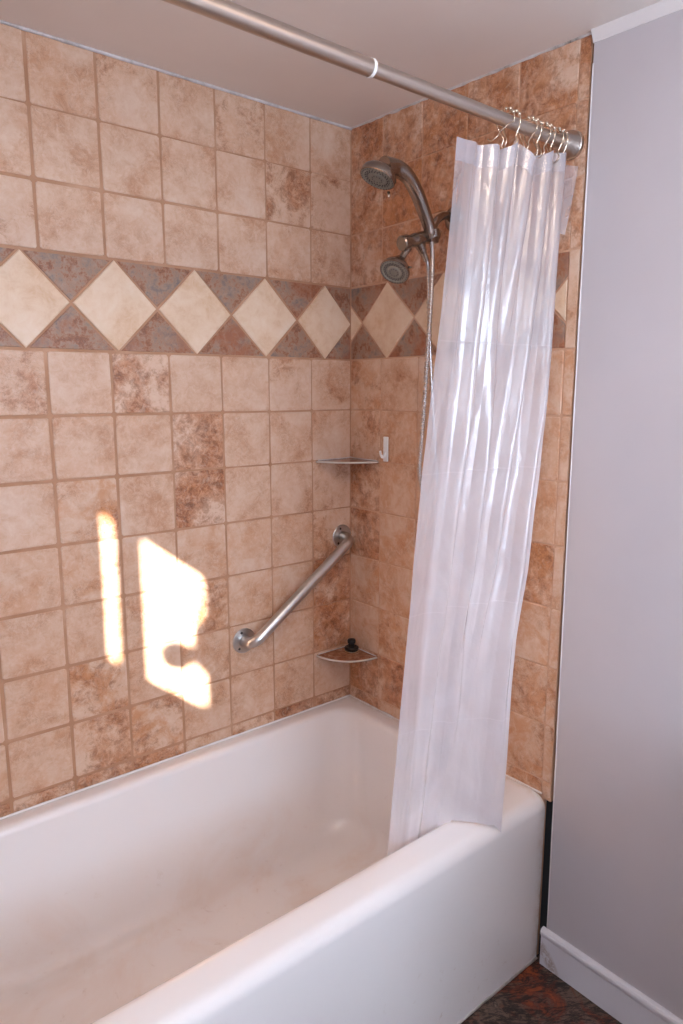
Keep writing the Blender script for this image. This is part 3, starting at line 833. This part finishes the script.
# drain stopper
t = thing('drain_stopper', (-.038,-.052,.655), 'black rubber drain stopper with knob and bright ring lying on the lower corner shelf', 'drain stopper')
c = Vector((-.038,-.052,.6555)); K = 1.02
bm = bmesh.new(); lathe(bm, c, (0,0,1), [(a_*K,b_*K) for a_,b_ in [(0,.021),(.002,.0235),(.004,.0235),(.006,.021)]], 36); obj('metal_rim', bm, M['chrome'], t, True, .6)['label'] = 'bright metal rim'
bm = bmesh.new(); lathe(bm, c+Vector((0,0,.006*K)), (0,0,1), [(a_*K,b_*K) for a_,b_ in [(0,.019),(.003,.0225),(.008,.0235),(.011,.021),(.0115,.017),(.009,.013),(.009,.010),(.014,.0085)]], 36, capb=True); obj('rubber_disc', bm, M['rubber'], t, True, .6)
bm = bmesh.new(); lathe(bm, c+Vector((0,0,.018*K)), (0,0,1), [(a_*K,b_*K) for a_,b_ in [(0,.0105),(.010,.0105),(.013,.013),(.020,.0135),(.024,.0115),(.026,.006),(.0265,0)]], 30); obj('knob', bm, M['rubber'], t, True, .6)

# adhesive hook
t = thing('adhesive_hook', (-.004,-.172,1.325), 'small white plastic adhesive hook on the tiles right of the upper shelf', 'hook')
bm = bmesh.new(); box(bm, (-.004,-.1835,1.290), (-.0085,-.1625,1.365), .003, 3)
o = obj('back_plate', bm, M['plastic'], t, True, .8)
bm = bmesh.new(); tube(bm, spline([(-.007,-.172,1.318),(-.012,-.172,1.306),(-.019,-.171,1.304),(-.024,-.170,1.312),(-.027,-.170,1.323)], 6), [.005]*8+[.0040]*9+[.0034]*8, 12); obj('hook_arm', bm, M['plastic'], t, True, .8)

# ------------------------------------------------------------------ lamp over the mirror (behind the camera) and daylight
t = thing('vanity_light', (-.02,-2.2,2.05), 'row of three glass globe lamps on a nickel bar high on the painted wall', 'lamp')
bm = bmesh.new(); box(bm, (-.004,-2.5,2.02), (-.03,-1.95,2.09), .004); obj('bar', bm, M['nickel'], t)
lm = NT('lamp_glass'); lm.set(Base_Color=(1,1,1,1), Emission_Color=srgb(255,206,160), Emission_Strength=7.0)
for y in (-2.4,-2.225,-2.05):
    bm = bmesh.new(); bmesh.ops.create_uvsphere(bm, u_segments=24, v_segments=16, radius=.055, matrix=Matrix.Translation((-.085, y, 2.055))); obj('globe', bm, lm.m, t, True)

t = thing('ceiling_light', (-.95,-1.40,zc(-1.40)), 'round opal glass ceiling lamp with nickel base near the room middle', 'lamp')
bm = bmesh.new(); lathe(bm, (-.95,-1.40,zc(-1.40)-.001), (0,0,-1), [(0,.17),(.018,.172),(.022,.165)], 48); obj('lamp_base', bm, M['nickel'], t, True, .5)
dm = NT('opal_glass'); dm.set(Base_Color=(1,1,1,1), Emission_Color=srgb(255,232,212), Emission_Strength=20.0)
bm = bmesh.new(); lathe(bm, (-.95,-1.40,zc(-1.40)-.022), (0,0,-1), [(0,.16),(.02,.158),(.045,.13),(.06,.08),(.066,.0)], 48); obj('lamp_dome', bm, dm.m, t, True)
t = thing('shading_cabinet', (-.25,-1.86,0), 'added out-of-view white cabinet with pale countertop, shading the lower painted wall', 'cabinet')  # unseen cabinet added to shade the lower wall
bm = bmesh.new(); box(bm, (-.50,-2.30,.09), (-.02,-1.43,.80), .003); box(bm, (-.44,-2.28,.0), (-.02,-1.45,.09)); obj('body', bm, M['white'], t)
bm = bmesh.new(); box(bm, (-.53,-2.33,.80), (-.004,-1.42,.835), .006); obj('countertop', bm, M['enamel2'], t)
for ya, yb in ((-2.28,-1.875),(-1.855,-1.45)):
    bm = bmesh.new(); box(bm, (-.518,ya,.12), (-.50,yb,.77), .004); box(bm, (-.524,ya+.05,.17), (-.517,yb-.05,.72), .003); d = obj('door', bm, M['white'], t)
    bm = bmesh.new(); yk = -1.90 if ya < -2 else -1.83; lathe(bm, (-.518,yk,.60), (-1,0,0), [(0,.006),(.012,.005),(.018,.013),(.026,.012),(.029,0)], 20); k = obj('knob', bm, M['nickel'], None, True); k.parent = d
# unseen slab added to keep direct sun out of the rear window
bm = bmesh.new(); box(bm, (-5.0, YR-2.1, 2.12), (1.2, YR-.12, 2.2)); o = obj('sun_blocker', bm, M['ceil']); o['kind'] = 'structure'

W = bpy.data.worlds.new('sky'); S.world = W; W.use_nodes = True
bg = W.node_tree.nodes['Background']; bg.inputs[0].default_value = (.66,.80,1,1); bg.inputs[1].default_value = 14.0
def portal(loc, rot, sx, sy):
    l = bpy.data.lights.new('window_portal', 'AREA'); l.shape = 'RECTANGLE'; l.size = sx; l.size_y = sy; l.cycles.is_portal = True
    o = bpy.data.objects.new('window_portal', l); COL.objects.link(o); o.location = loc; o.rotation_euler = rot
portal((XL-.02, (W1[0]+W1[1])/2, (W1[2]+W1[3])/2), (0, -PI/2, 0), .42, .40)
portal(((W2[0]+W2[1])/2, YR-.11, (W2[2]+W2[3])/2), (PI/2, 0, 0), 1.15, 1.05)
l = bpy.data.lights.new('sun', 'SUN'); l.energy = 52; l.angle = math.radians(.9); l.color = (1,.93,.84)
sun = bpy.data.objects.new('sun', l); COL.objects.link(sun)
sun.rotation_euler = Vector((1, SB, -.79)).to_track_quat('-Z', 'Y').to_euler()

# ------------------------------------------------------------------ camera
cam = bpy.data.cameras.new('camera'); co = bpy.data.objects.new('camera', cam); COL.objects.link(co)
co.location = (-1.4588, -1.7307, 1.4992)
yaw, pit = .6874, -.1700
co.rotation_euler = (PI/2+pit, 0.0, -yaw)
cam.sensor_fit = 'VERTICAL'; cam.sensor_height = 36.0; cam.lens = 701.27/1024*36.0
cam.clip_start = .02
S.camera = co
S.view_settings.view_transform = 'Standard'; S.view_settings.look = 'None'
S.view_settings.exposure = 0.22; S.view_settings.gamma = 1.0; S.view_settings.use_curve_mapping = False
